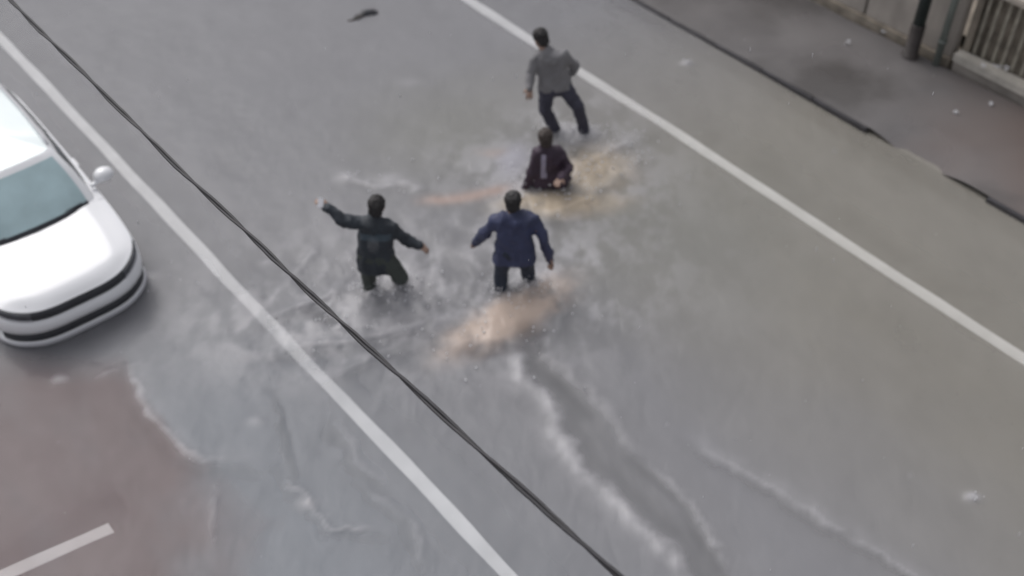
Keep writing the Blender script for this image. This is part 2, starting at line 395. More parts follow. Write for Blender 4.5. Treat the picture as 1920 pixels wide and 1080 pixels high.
A = [(964, 646), (984, 700), (1026, 742), (1044, 775), (1042, 815), (1068, 838), (1092, 882), (1140, 926), (1178, 968), (1222, 1008), (1258, 1036), (1285, 1100)]
wake(A, 0.095, 0.75, 0.04, 0.8, 0.8, -1)
wake([(1000, 640), (1060, 680), (1110, 730), (1160, 800), (1200, 850)], 0.08, 0.28, 0.02, 0.5, 1, 1)
wake([(1225, 880), (1262, 908), (1298, 938), (1322, 985), (1365, 1060)], 0.05, 0.38, 0.02, 0.7, 1, 1)
wake([(1325, 840), (1380, 878), (1440, 910), (1510, 958), (1590, 1004), (1660, 1042), (1740, 1100)], 0.045, 0.45, 0.02, 0.35, 0.8, 1)
wake([(248, 690), (258, 742), (298, 778), (326, 812), (352, 850), (378, 862), (432, 862)], 0.055, 0.5, 0.02, 0.35, 1.1, 1)
wake([(530, 760), (545, 820), (560, 870)], 0.035, -0.1, -0.012, 0.6, 0.9)
wake([(540, 885), (556, 925), (585, 955), (620, 985), (690, 1000)], 0.045, 0.4, 0.02, 0.35, 1.6, 1)
wake([(700, 920), (760, 975), (800, 1050)], 0.05, 0.22, 0.015, 0.3, 1.6, 1)
wake([(405, 905), (396, 950), (398, 1000), (408, 1060)], 0.05, 0.22, 0.012, 0, 0.5)
wake([(650, 815), (678, 862), (720, 900)], 0.045, 0.28, 0.018, 0.5, 1.4, 1)
wake([(640, 700), (700, 660), (790, 630)], 0.06, 0.35, 0.02, 0.4, 1)
wake([(540, 655), (640, 640), (730, 622), (850, 600)], 0.06, 0.5, 0.03, 0.5, 1)
wake([(510, 590), (590, 560), (650, 545)], 0.06, 0.5, 0.03, 0.5, 1)
wake([(600, 460), (560, 500), (510, 560)], 0.08, 0.3, 0.02, 0.3, 1)
wake([(640, 330), (700, 345), (790, 350)], 0.05, 0.5, 0.02, 0.3, 1.3)
wake([(1060, 330), (1120, 300), (1190, 262)], 0.09, 0.55, 0.035, 0.3, 1)
wake([(1040, 400), (1110, 370), (1170, 320)], 0.08, 0.4, 0.03, 0.4, 1)
wake([(160, 715), (230, 690), (280, 680)], 0.05, 0.25, 0.01, 0, 1)
wake([(1050, 545), (1060, 580), (1030, 640)], 0.06, 0.3, 0.03, 0.3, 1)
for (px, py, r, a) in ((645, 335, .09, .6), (730, 335, .11, .5), (785, 355, .06, .6), (640, 612, .05, 1.0), (110, 710, .06, .5), (480, 790, .06, .35), (1287, 118, .05, 1.3), (1823, 932, .05, 1.0), (575, 945, .07, .6), (500, 490, .05, .5), (770, 155, .12, .25), (280, 520, .12, .6), (880, 470, .12, .5), (1035, 515, .08, .8)):
    b = blob(px, py, r * 1.4, r, 0, 1, 0.3); foam += a * b; Z += 0.03 * a * b
# the swell thrown up in front of the wader in blue: muddy, peach coloured
P1 = blob(955, 594, 0.86, 0.27, 0.66, 1.8, 0.9) * np.clip(1.05 + 0.6 * n5 + 0.7 * n6, 0, 1.15)
shade_front = blob(925, 655, 0.42, 0.11, 0.12, 1.5, 0.3); P1d = np.maximum(shade_front, blob(990, 622, 0.17, 0.15, 0.6, 1.2, 0.3))  # front band is shade under the swell, painted into the water
Z += 0.022 * P1 - 0.02 * P1d + 0.02 * P1 * n5
P2 = np.maximum.reduce([blob(1050, 382, 0.72, 0.24, 0.08, 1.6, .7), blob(1110, 320, 0.46, 0.42, 0.5, 1.3, .8) * .85]) * np.clip(1.05 + 0.6 * n5 + 0.5 * n6, 0, 1.15)
Z += 0.03 * P2 + 0.02 * P2 * n5
P3 = np.maximum(line([(785, 376), (860, 372), (960, 352)], 0.09, 0.5)[0], blob(930, 285, .16, .1) * .45)
P4 = blob(965, 300, 0.20, 0.36, -0.3, 1.5, .5)
for (px, py) in ((938, 540), (990, 528), (693, 545), (755, 535), (1045, 245), (1095, 247), (1000, 350), (1055, 352)):
    cc = un(px, py)[:2]; rr_ = np.hypot(X - cc[0] + wx * .5, Y - cc[1] + wy * .5); Z += 0.007 * np.sin(rr_ * 42) * np.exp(-rr_ / 0.28)
    b = blob(px, py, .19, .15, 0, 1, .6); Z += 0.03 * b * (1 + n4); foam += 0.6 * b * (1 + n5)
clear_shade += blob(605, 592, .22, .10, -0.6, 1.2, 0.8) * 0.9 + blob(770, 600, .2, .07, .2, 1.2, .8) * 0.5
foam = np.clip(foam, 0, 1); clear_shade = np.clip(clear_shade + P1d * 0.5, 0, 1)
gauss = lambda px, py, r: blob(px, py, r, r, 0, 1, 2.0)
def lerp(c, t, f): return c * (1 - f[..., None]) + np.array(t) * f[..., None]
def hexlin(r, g, b): return np.array([((v / 255 + .055) / 1.055) ** 2.4 for v in (r, g, b)])
K = 1.0
base = np.tile(hexlin(140, 140, 143) * K, X.shape + (1,)).astype(float)
wl = np.clip((3.6 - U) / 2.5 + 0.5, 0, 1) * np.clip((9.5 - V) / 2, 0, 1)
base = lerp(base, hexlin(134, 138, 144) * K, np.clip(wl + .25 * n1 * wl, 0, 1))
base = lerp(base, hexlin(141, 138, 131) * K, np.clip((U - 6.0) / 2.5 + 0.35 * n1, 0, 1) * np.clip((11 - V) / 4, 0, 1))
base = lerp(base, hexlin(141, 141, 136) * K, 0.7 * np.maximum(gauss(1250, 420, 1.6), gauss(850, 250, 1.2)))
# clearer mauve water left of the wave front
fr = [(230, 640), (256, 738), (300, 782), (338, 828), (385, 870), (410, 950), (420, 1090)]
_, bf, sf, _ = line(fr, 0.1, 0.5, 0.01); _, _, _, _ = 0, 0, 0, 0
mz = 1 / (1 + np.exp(-sf / 0.05 * (1 if True else -1)))
P_ = [un(*p)[:2] for p in fr]
inside = np.clip((P_[4][0] + 0.15 - Xw) / 0.5, 0, 1)
mauve = np.where(Yw > un(0, 640)[1], 0, 1) * np.clip(np.where(sf > 0, bf, -bf) / (0.10 + 0.9 * np.clip((un(0, 850)[1] - Y) / 0.5, 0, 1)) + 0.45 + 0.35 * n4, 0, 1)
mauve *= np.clip((un(0, 655)[1] - Yw) / 0.5, 0, 1) * np.where(Yw < un(0, 655)[1], 1, 0)
base = lerp(base, hexlin(120, 108, 109) * K, mauve * np.clip(1.0 + 0.25 * n2, 0, 1))
tone = 1 + 0.05 * n1 + 0.04 * n2 + 0.03 * n4 + 0.03 * n5
base *= tone[..., None]
base = lerp(base, hexlin(180, 179, 182), foam)
base = lerp(base, hexlin(208, 190, 177), np.clip(P1 * (1.05 + 0.25 * n2), 0, 1))
base = lerp(base, hexlin(205, 190, 169), np.clip(P2 * (1.0 + 0.25 * n2), 0, 1))
base = lerp(base, hexlin(178, 158, 149), np.clip(P3 * 0.9, 0, 1))
base = lerp(base, hexlin(174, 173, 182), P4 * .7)
base = lerp(base, hexlin(112, 108, 110), np.clip(P1d * 0.35, 0, 1))
# over the painted lines the flood runs thin and clear; round the waders it is full of silt
near = np.maximum.reduce([np.exp(-((U - 3.57) / 0.3) ** 2), np.exp(-((U - 9.6) / 0.3) ** 2), np.exp(-((V - 7.22) / 0.25) ** 2) * (U < 1.2)])
opac = 0.48 + 0.03 * n1 - 0.17 * near
opac = opac + (0.97 - opac) * np.clip(np.maximum.reduce([turb * 1.6 * (1 - 0.85 * near), foam * 0.9 * (1 - 0.5 * near), P1, P2, P3]), 0, 1)
base = np.clip((base - ((1 - opac) ** 2 * 0.10)[..., None]) / (opac * 1.22)[..., None], 0.02, 0.75)
opac = np.clip(opac * (1 - 0.40 * clear_shade), 0.1, 0.985)
fade = np.exp(-np.maximum(0, np.hypot(np.maximum(0, np.abs(X) - 9.5), np.maximum(0, np.maximum(4.4 - Y, Y - 17.7)))) / 2)
Z = WZ + Z * fade
nx, ny = len(GX), len(GY)
vs = np.stack([X, Y, Z], -1).reshape(-1, 3)
ii = (np.arange(ny - 1)[:, None] * nx + np.arange(nx - 1)[None]).reshape(-1)
fs = np.stack([ii, ii + 1, ii + 1 + nx, ii + nx], -1)
me = bpy.data.meshes.new('flood_water')
me.vertices.add(len(vs)); me.vertices.foreach_set('co', vs.ravel())
me.loops.add(fs.size); me.loops.foreach_set('vertex_index', fs.ravel().astype(np.int32))
me.polygons.add(len(fs)); me.polygons.foreach_set('loop_start', np.arange(0, fs.size, 4, dtype=np.int32))
me.update(calc_edges=True)
at = me.attributes.new('silt_shade', 'FLOAT_COLOR', 'POINT')
at.data.foreach_set('color', np.concatenate([base, opac[..., None]], -1).reshape(-1).astype(np.float32))  # silt and foam colour with painted trough and swell shade; alpha is opacity
wm = bpy.data.materials.new('flood_water'); wm.use_nodes = True; n = wm.node_tree
b = n.nodes['Principled BSDF']; out = n.nodes['Material Output']
ta = n.nodes.new('ShaderNodeAttribute'); ta.attribute_name = 'silt_shade'
n.links.new(ta.outputs['Color'], b.inputs['Base Color'])
b.inputs['Roughness'].default_value = 0.21; b.inputs['IOR'].default_value = 1.33
tr = n.nodes.new('ShaderNodeBsdfTransparent'); tr.inputs[0].default_value = (0.93, 0.94, 0.93, 1)
ms = n.nodes.new('ShaderNodeMixShader')
n.links.new(ta.outputs['Alpha'], ms.inputs[0]); n.links.new(tr.outputs[0], ms.inputs[1]); n.links.new(b.outputs[0], ms.inputs[2])
n.links.new(ms.outputs[0], out.inputs[0])
tc = n.nodes.new('ShaderNodeTexCoord'); mp = n.nodes.new('ShaderNodeMapping'); mp.inputs['Rotation'].default_value = (0, 0, -ROTZ); mp.inputs['Scale'].default_value = (1.3, 0.75, 1)
n.links.new(tc.outputs['Object'], mp.inputs[0])
na = n.nodes.new('ShaderNodeTexNoise'); na.inputs['Scale'].default_value = 3.6; na.inputs['Detail'].default_value = 6; na.inputs['Distortion'].default_value = 0.6
vo = n.nodes.new('ShaderNodeTexVoronoi'); vo.inputs['Scale'].default_value = 9
n.links.new(mp.outputs[0], na.inputs[0]); n.links.new(tc.outputs['Object'], vo.inputs[0])
mv = n.nodes.new('ShaderNodeMapRange'); mv.inputs[1].default_value = 0.0; mv.inputs[2].default_value = 0.12; mv.inputs[3].default_value = 0.35; mv.inputs[4].default_value = 0
n.links.new(vo.outputs['Distance'], mv.inputs[0])
sm = n.nodes.new('ShaderNodeMath'); sm.operation = 'ADD'; n.links.new(na.outputs[0], sm.inputs[0]); n.links.new(mv.outputs[0], sm.inputs[1])
bp = n.nodes.new('ShaderNodeBump'); bp.inputs['Strength'].default_value = 0.38; bp.inputs['Distance'].default_value = 0.04
n.links.new(sm.outputs[0], bp.inputs['Height']); n.links.new(bp.outputs[0], b.inputs['Normal'])
link('water', me, wm, None, True, kind='structure')

# ------------------------------------------------------------------ white car
def catmull(P, sub=5):
    P = [Vector(p) for p in P]; out = []
    for i in range(len(P) - 1):
        p0 = P[i - 1] if i else P[0] * 2 - P[1] ; p1, p2 = P[i], P[i + 1]; p3 = P[i + 2] if i + 2 < len(P) else P[-1] * 2 - P[-2]
        for k in range(sub):
            t = k / sub
            out.append(0.5 * ((2 * p1) + (p2 - p0) * t + (2 * p0 - 5 * p1 + 4 * p2 - p3) * t * t + (3 * p1 - p0 - 3 * p2 + p3) * t ** 3))
    out.append(P[-1]); return out
half = catmull([(0, 0, 0), (.30, .006, 0), (.50, .045, 0), (.66, .13, 0), (.79, .26, 0), (.87, .45, 0), (.897, .75, 0), (.905, 1.1, 0), (.91, 2.2, 0), (.905, 3.3, 0), (.87, 3.85, 0), (.76, 4.09, 0), (.5, 4.18, 0), (.25, 4.2, 0), (0, 4.205, 0)], 4)
def nrm2(L):
    res = []
    for i in range(len(L)):
        a, b_ = L[max(i - 1, 0)], L[min(i + 1, len(L) - 1)]; d = (b_ - a)
        nn_ = Vector((d.y, -d.x, 0)).normalized()
        if i == 0: nn_ = Vector((0, -1, 0))
        if i == len(L) - 1: nn_ = Vector((0, 1, 0))
        res.append(nn_)
    return res
HN = nrm2(half)
lp = lambda x, T: float(np.interp(x, [a for a, _ in T], [b_ for _, b_ in T]))
zsh = lambda y: lp(y, [(0, .73), (.15, .765), (.3, .80), (.7, .86), (1.1, .905), (2, .93), (4.2, .95)])
zce = lambda y: lp(y, [(0, .75), (.08, .80), (.25, .845), (.6, .905), (1.1, .975), (2, 1.0), (4.2, .99)])
def ring(inset, zf, i0=0, i1=None, mirror=True):
    L = []
    for i in range(i0, i1 if i1 is not None else len(half)):
        p_ = half[i] - HN[i] * inset; L.append(Vector((p_.x, p_.y, zf(half[i].y) if callable(zf) else zf)))
    if not mirror: return L
    return [Vector((-q.x, q.y, q.z)) for q in L[:0:-1]] + L[:] if (i1 is not None) else [Vector((-q.x, q.y, q.z)) for q in L[-2:0:-1]] + L[:]
def loft(bm, rings, closed):
    rows = [[bm.verts.new(q) for q in r_] for r_ in rings]
    for A_, B_ in zip(rows, rows[1:]):
        nn_ = len(A_)
        for j in range(nn_ if closed else nn_ - 1):
            k = (j + 1) % nn_; bm.faces.new((A_[j], A_[k], B_[k], B_[j]))
    return rows
car = empty('car', (0, 0, 0), 0, label='white car with teal windscreen facing down the flooded street, its wheels under water', cat='car')
CW = st(1.955, 9.47, 0.0)
car.location = CW; car.rotation_euler = (0, 0, ROTZ - R(0.8)); car.scale = (0.965, 1.0, 1.0)
zu = lambda y: zsh(y) - 0.105
bm = bmesh.new()
rg = [ring(.12, .20), ring(.045, .22), ring(.0, .285), ring(.0, .345), ring(.035, .355), ring(.035, .455), ring(.0, .47), ring(-.012, .53), ring(.0, lambda y: zu(y) - .012), ring(.03, zu), ring(.04, lambda y: zsh(y) - .01), ring(.035, zsh)]
loft(bm, rg, True); bm.faces.new([v for v in bm.verts[:len(rg[0])]] if False else [bm.verts.new(q) for q in ring(.12, .20)])
bmobj('body', bm, M['white'], car, True)
def deck(name, y0, y1, m, lift=0.0, ins=.035):
    rr = ring(ins, 0, mirror=False); ys_ = [q.y for q in rr]; xs_ = [q.x for q in rr]
    bm = bmesh.new(); rows = []; N = 24; K_ = 26
    for a in range(N + 1):
        t = a / N; y = y0 + (y1 - y0) * (t ** 1.5 if y0 < .2 else t); wxx = float(np.interp(y + .014 * (y < 1), ys_, xs_)); row = []
        for c in range(K_ + 1):
            s_ = -1 + 2 * c / K_; x = wxx * math.sin(s_ * math.pi / 2) if True else 0
            f = 1 - abs(x / max(wxx, 1e-4)) ** 3; ed = max(0.0, min(1.0, (y - float(np.interp(abs(x), xs_[:30], ys_[:30]))) / .16)) if y < 1 else 1.0; f *= ed * (2 - ed)
            crease = 0.012 * math.exp(-((abs(x) - 0.52 - 0.08 * y) / 0.06) ** 2) * min(1, y / .3)
            yv = max(y, float(np.interp(abs(x), xs_[:30], ys_[:30]))) if y < 1 else y
            row.append(bm.verts.new((x, yv, zsh(y) + (zce(y) - zsh(y)) * f + lift * f + crease * f)))
        rows.append(row)
    for A_, B_ in zip(rows, rows[1:]):
        for j in range(K_): bm.faces.new((A_[j], A_[j + 1], B_[j + 1], B_[j]))
    bmesh.ops.remove_doubles(bm, verts=bm.verts, dist=1e-4)
    return bmobj(name, bm, m, car, True)
deck('hood', 0.036, 1.14, M['white'], 0.003)
deck('rear_deck', 1.145, 4.165, M['white'])
def band(name, i1, z0, z1, ins, m, i0=0, sides=(1,)):
    bm = bmesh.new(); loft(bm, [ring(ins + .03, z0, i0, i1), ring(ins, z0, i0, i1), ring(ins, z1, i0, i1), ring(ins + .03, z1, i0, i1)], False)
    return bmobj(name, bm, m, car, True)
band('upper_grille', 20, lambda y: zu(y) + .0, lambda y: zsh(y) - .008, .018, M['trim'])
band('lower_grille', 19, .358, .452, .006, M['trim'])
band('splitter', 21, .29, .338, -.012, M['silver'])
band('underside_skirt', 21, .14, .285, .05, M['trim'])
def halfband(name, sgn, i0, i1, z0, z1, ins, m):
    bm = bmesh.new(); L = []
    for (ii_, zz) in ((ins + .02, z0), (ins, z0), (ins, z1), (ins + .02, z1)):
        L.append([Vector((sgn * q.x, q.y, q.z)) for q in ring(ii_, zz, i0, i1, False)])
    loft(bm, L, False); return bmobj(name, bm, m, car, True)
for s_ in (-1, 1):
    h = halfband('headlight', s_, 9, 20, lambda y: zu(y) - .0, lambda y: zsh(y) - .006, .012, M['lens'])
    halfband('lamp_strip', s_, 9, 19, lambda y: zu(y) + .0, lambda y: zu(y) + .014, .004, M['silver']).parent = h
    halfband('tail_light', s_, 41, 48, .66, .84, -.004, mat('red_lens', (.25, .02, .02), .2))
# cabin
cb = catmull([(0, 1.00, .965), (.36, 1.03, .955), (.72, 1.14, .925), (.80, 1.32, .915), (.83, 2.0, .93), (.83, 3.1, .94), (.77, 3.85, .95), (.42, 4.03, .96), (0, 4.06, .97)], 6)
ct = catmull([(0, 1.54, 1.435), (.32, 1.56, 1.43), (.58, 1.63, 1.405), (.625, 1.78, 1.41), (.645, 2.2, 1.43), (.64, 3.0, 1.43), (.60, 3.5, 1.40), (.34, 3.66, 1.41), (0, 3.70, 1.42)], 6)
def mir(L): return [Vector((-q.x, q.y, q.z)) for q in L[-2:0:-1]] + L
bm = bmesh.new()
mid = [(a * .5 + b_ * .5) + Vector((a.x * .03, 0, .01)) for a, b_ in zip(cb, ct)]
r1 = [Vector((q.x * .93, 2.6 + (q.y - 2.6) * .96, q.z + .022)) for q in ct]; r2 = [Vector((q.x * .6, 2.6 + (q.y - 2.6) * .7, 1.467)) for q in ct]; r3 = [Vector((q.x * .2, 2.6 + (q.y - 2.6) * .25, 1.478)) for q in ct]
rows = loft(bm, [mir(cb), mir(mid), mir(ct), mir(r1)], True); bmobj('cabin_frame', bm, M['white'], car, True)
bm = bmesh.new(); rows = loft(bm, [mir([q + Vector((0, 0, .001)) for q in r1]), mir(r2), mir(r3)], True); bm.faces.new(rows[-1]); bmobj('roof', bm, M['roofwhite'], car, True)
def pane(name, i0, i1, t0, t1, m, sgn=1, both=False, parent=car, off=.006):
    idx = list(range(i0, i1 + 1)); L = []
    for t in np.linspace(t0, t1, 7):
        row = []
        for i in idx:
            bul = Vector((mid[i] - (cb[i] + ct[i]) * .5)) * (4 * t * (1 - t)); q = cb[i].lerp(ct[i], t) + bul
            a, b_ = cb[max(i - 1, 0)], cb[min(i + 1, len(cb) - 1)]; d = b_ - a; nn_ = Vector((d.y, -d.x, 0)).normalized() + Vector((0, 0, .7)); nn_.normalize()
            row.append(q + nn_ * off)
        if both: row = [Vector((-q.x, q.y, q.z)) for q in row[:0:-1]] + row
        else: row = [Vector((sgn * q.x, q.y, q.z)) for q in row]
        L.append(row)
    bm = bmesh.new(); loft(bm, L, False); return bmobj(name, bm, m, parent, True)
ws = pane('windscreen', 0, 11, .07, .95, M['glass'], both=True)
gs = pane('gasket', 0, 11, .0, .075, M['trim'], both=True, parent=ws, off=.012)
pane('rear_window', 43, 48, .3, .93, M['sideglass'], both=False); 
for s_ in (-1, 1):
    pane('front_side_window', 17, 24, .12, .86, M['sideglass'], s_)
    pane('rear_side_window', 25, 33, .12, .86, M['sideglass'], s_)
    # roof rail
    bm = bmesh.new(); tube(bm, [(s_ * .60, 1.75, 1.44), (s_ * .60, 1.85, 1.475), (s_ * .615, 2.5, 1.487), (s_ * .60, 3.3, 1.475), (s_ * .58, 3.45, 1.44)], .013, 8); bmobj('roof_rail', bm, M['silver'], car, True)
    mr_ = empty('mirror_arm', (0, 0, 0)); bpy.data.objects.remove(mr_)
    bm = bmesh.new(); cap(bm, (s_ * .84, 1.36, .97), (s_ * .95, 1.38, 1.0), .03, .03)
    ball(bm, (s_ * 1.01, 1.39, 1.03), (.125, .10, .085)); mo = link('mirror', remesh(bm, .012, smooth=2), M['white'], car)
    bm = bmesh.new(); box(bm, (s_ * 1.01, 1.478, 1.03), (.14, .03, .08), .002); bmobj('mirror_glass', bm, M['sideglass'], mo)
    for y in (.82, 3.35):
        wy_ = bmesh.new(); cap_pts = []
        r_ = bmesh.ops.create_cone(wy_, cap_ends=True, segments=28, radius1=.32, radius2=.32, depth=.2)
        bmesh.ops.transform(wy_, matrix=Matrix.Translation((s_ * .79, y, .32)) @ Matrix.Rotation(R(90), 4, 'Y'), verts=wy_.verts)
        wh = bmobj('wheel', wy_, M['tyre'], car, False)
        bm = bmesh.new(); bmesh.ops.create_cone(bm, cap_ends=True, segments=24, radius1=.2, radius2=.17, depth=.03)
        bmesh.ops.transform(bm, matrix=Matrix.Translation((s_ * .90, y, .32)) @ Matrix.Rotation(R(90) * s_, 4, 'Y'), verts=bm.verts); bmobj('rim', bm, M['rim'], wh)
    dh = bmesh.new(); cap(dh, (s_ * .915, 2.0, .83), (s_ * .915, 2.16, .83), .014, .014); bmobj('door_handle', dh, M['white'], car, True)
for x0, x1 in ((-.62, .02), (.0, .60)):
    bm = bmesh.new(); tube(bm, [(x0, 1.04 + .05 * abs(x0), .985), ((x0 + x1) / 2, 1.07, 1.0), (x1, 1.08 + .06 * abs(x1), .99)], .009, 6); bmobj('wiper', bm, M['trim'], car, True)

# ------------------------------------------------------------------ people
def rotm(x, y, z): return Matrix((x, y, z)).transposed().to_4x4()
def head_parts(root, hc, face, up, hairm, base, tilt=1.0, skull=1.0):
    """head bmesh pieces + hair, eyes and mouth children"""
    f = Vector(face).normalized(); u_ = (Vector(up) - f * Vector(up).dot(f)).normalized(); r_ = f.cross(u_).normalized(); Mx = rotm(r_, f, u_)
    T = lambda x, y, z: hc + r_ * x * skull + f * y * skull + u_ * z * skull
    def add(bm):
        ball(bm, T(0, 0, .02), (.076 * skull, .095 * skull, .10 * skull), Mx); ball(bm, T(0, .028, -.05), (.056, .065, .07), Mx)
        ball(bm, T(0, .10, -.01), (.013, .02, .03), Mx, 10, 6)
        for s_ in (-1, 1):
            ball(bm, T(s_ * .078, -.01, 0), (.01, .022, .034), Mx, 10, 6)
            ball(bm, T(s_ * .033, .078, .028), (.02, .014, .008), Mx, 10, 6)
    def extra():
        bm = bmesh.new()
        ball(bm, T(0, -.018, .042), (.088 * skull, .098 * skull, .094 * skull), Mx); ball(bm, T(0, -.055, -.02), (.074, .06, .075), Mx)
        link('hair', remesh(bm, .010, .016, 30, 2, 5), hairm, root)
        for s_ in (-1, 1):
            bm = bmesh.new(); ball(bm, T(s_ * .032, .087, .008), (.013, .009, .009), Mx, 10, 6); bmobj('eye', bm, M['eye'], root, True)
        bm = bmesh.new(); ball(bm, T(0, .093, -.058), (.024, .008, .008), Mx, 10, 6); bmobj('mouth', bm, M['lips'], root, True)
    return add, extra
def hand(bm, wr, d, n_, side, size=1.0):
    d = Vector(d).normalized(); n_ = (Vector(n_) - d * Vector(n_).dot(d)).normalized(); x = d.cross(n_).normalized() * side
    for k, L in enumerate((.068, .078, .074, .058)):
        o_ = (k - 1.5) * .021
        cap(bm, wr + x * o_ * .7, wr + d * .085 * size + x * o_, .016, .0125, 10)
        a = wr + d * .088 * size + x * o_; b_ = a + (d * .9 + n_ * .35 + x * o_ * 4).normalized() * L * .55; c = b_ + (d * .75 + n_ * .7 + x * o_ * 3).normalized() * L * .5
        cap(bm, a, b_, .0105, .0095, 8); cap(bm, b_, c, .0095, .008, 8)
    a = wr + d * .02 - x * .025; b_ = a + (d * .7 - x * .75 + n_ * .2).normalized() * .05; c = b_ + (d * .95 - x * .25 + n_ * .25).normalized() * .035
    cap(bm, a, b_, .015, .012, 8); cap(bm, b_, c, .012, .009, 8)
def lerp3(a, b_, t): return Vector(a).lerp(Vector(b_), t)
def person(label, J, face, hairm, jm, tm, hem, sleeve=.062, torso=.135, cut=0.80, up=(0, 0, 1), palm=(0, 0, -1), seed=1, jname='jacket', wide=.095, hipw=1.0, hwide=1.05):
    """J: world joints head neck shL shR elL elR haL haR hipL hipR knL knR anL anR (L = left in the picture)"""
    loc = (J['anL'] + J['anR']) / 2; loc.z = 0
    root = empty('person', loc, 0, label=label, cat='person')
    J = {k: v - loc for k, v in J.items()}
    face = Vector(face)
    ch = (J['shL'] + J['shR']) / 2; hp = (J['hipL'] + J['hipR']) / 2; sp = (ch - hp)
    across = (J['shR'] - J['shL']).normalized()
    add, extra = head_parts(root, J['head'], face, up, hairm, loc)
    bm = bmesh.new(); add(bm); cap(bm, J['head'] - Vector(up) * .05, J['neck'], .056, .062)
    cap(bm, J['neck'], ch, .06, .065)
    for s_ in 'LR':
        cap(bm, J['sh' + s_] * .5 + ch * .5, J['hip' + s_] * .8 + hp * .2, .055, .075); cap(bm, ch, J['sh' + s_], .06, .044)
        cap(bm, J['sh' + s_], J['el' + s_], .044, .036); cap(bm, J['el' + s_], J['ha' + s_], .038, .026)
        hand(bm, J['ha' + s_], J['ha' + s_] - J['el' + s_], palm, 1 if s_ == 'L' else -1)
        cap(bm, J['hip' + s_], J['kn' + s_], .085, .055); cap(bm, J['kn' + s_], J['an' + s_], .055, .038)
    cap(bm, J['hipL'], J['hipR'], .08, .08)
    link('body', remesh(bm, .0085, smooth=2), M['skin'], root)
    extra()
    # jacket: torso, skirt and sleeves in one cloth
    bm = bmesh.new()
    hemp = hp + (hp - ch).normalized() * hem
    for t in (-1, -.5, 0, .5, 1):
        a = ch + across * t * wide + Vector((0, 0, -.03)); b_ = hemp + across * t * wide * hwide
        cap(bm, a, lerp3(a, b_, .5), torso * .82, torso * .86); cap(bm, lerp3(a, b_, .5), b_, torso * .86, torso * hipw)
    cap(bm, J['neck'] + (ch - J['neck']) * .2, ch, .075, .12)
    for s_ in 'LR':
        cap(bm, ch + (J['sh' + s_] - ch) * .4, J['sh' + s_], .105, .078)
        cap(bm, J['sh' + s_], J['el' + s_], .078, sleeve + .004); e = J['el' + s_]; h_ = lerp3(e, J['ha' + s_], 1.08); cap(bm, e, h_, sleeve + .004, sleeve * .8)
    jk = link(jname, remesh(bm, .014, .024, 7, 3, seed), jm, root)
    # flatten the rounded hem to a straight lower edge
    ax = (hp - ch).normalized(); lim = (hemp - ch).length
    for v in jk.data.vertices:
        rel = v.co - ch; q = rel.dot(ax)
        if q > lim and abs(rel.dot(across)) < .34: v.co -= ax * (q - lim) * .97
    bm = bmesh.new(); cap(bm, J['hipL'], J['hipR'], .115, .115)
    for s_ in 'LR':
        cap(bm, J['hip' + s_], J['kn' + s_], .105, .08); cap(bm, J['kn' + s_], lerp3(J['kn' + s_], J['an' + s_], .9), .08, .068)
    link('trousers', remesh(bm, .014, .012, 9, 3, seed + 4), tm, root)
    for s_ in 'LR':
        bm = bmesh.new(); a = J['an' + s_]; fd = Vector((face.x, face.y, 0)).normalized()
        cap(bm, a - fd * .05 + Vector((0, 0, -.03)), a + fd * .16 + Vector((0, 0, -.045)), .045, .036); bmobj('shoe', bm, M['shoe'], root, True)
    return root, jk, loc
def plane(Y0): return lambda px, py, dy=0.0: uny(px, py, Y0 + dy)
# 1: wader in the navy jacket, seen from behind
Yb = un(955, 540)[1]; P = plane(Yb)
J = dict(head=P(962, 378, .10), neck=P(962, 398, .06), shL=P(933, 412, .03), shR=P(997, 412, .03), elL=P(908, 437, .12), haL=P(893, 452, .28),
         elR=P(1020, 448, .0), haR=P(1031, 486, .06), hipL=P(948, 470), hipR=P(980, 470), knL=P(939, 512, .04), knR=P(989, 505, .14), anL=P(940, 562, -.05), anR=P(992, 566, .18))
for k in ('anL', 'anR'): J[k].z = 0.085
person('man in a navy blue jacket wading away, arms held out, above the peach swell', J, (0, 1, -.1), M['hair'], M['navy'], M['navytrouser'], .12, .058, .125, seed=2, hipw=1.08, palm=(0, 0, -1))
# 2: wader in the dark coat, arms spread
Yg = un(695, 545)[1]; P = plane(Yg)
J = dict(head=P(707, 386, .04), neck=P(704, 406, .02), shL=P(676, 420, 0), shR=P(732, 428, 0), elL=P(641, 413, -.06), haL=P(615, 391, .0),
         elR=P(759, 449, .03), haR=P(781, 459, .0), hipL=P(690, 478), hipR=P(720, 480), knL=P(692, 520, .08), knR=P(752, 520, -.08), anL=P(693, 562, .0), anR=P(742, 532, .35))
J['anL'].z = .085; J['anR'].z = max(.12, J['anR'].z)
root, jk, loc = person('man in a charcoal jacket wading with both arms flung out, something white in one hand', J, (.25, 1, -.05), M['hair'], M['darkgreen'], M['olive'], .20, .058, .122, seed=5, wide=.088, hipw=.92)
# paler yoke across the shoulders: the shoulder faces of the jacket
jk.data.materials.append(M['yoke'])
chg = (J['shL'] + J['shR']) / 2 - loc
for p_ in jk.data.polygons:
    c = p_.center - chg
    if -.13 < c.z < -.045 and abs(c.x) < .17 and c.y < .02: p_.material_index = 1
ph = J['haL']; d = (J['haL'] - J['elL']).normalized(); bm = bmesh.new(); box(bm, (0, 0, 0), (.062, .012, .10), .005)
o = bmobj('phone', bm, M['phone'], None, label='small white phone held up in the raised hand of the man in charcoal', cat='phone')
o.location = ph + d * .09 + Vector((0, -.03, .03)); o.rotation_euler = (R(-38), R(8), R(5))
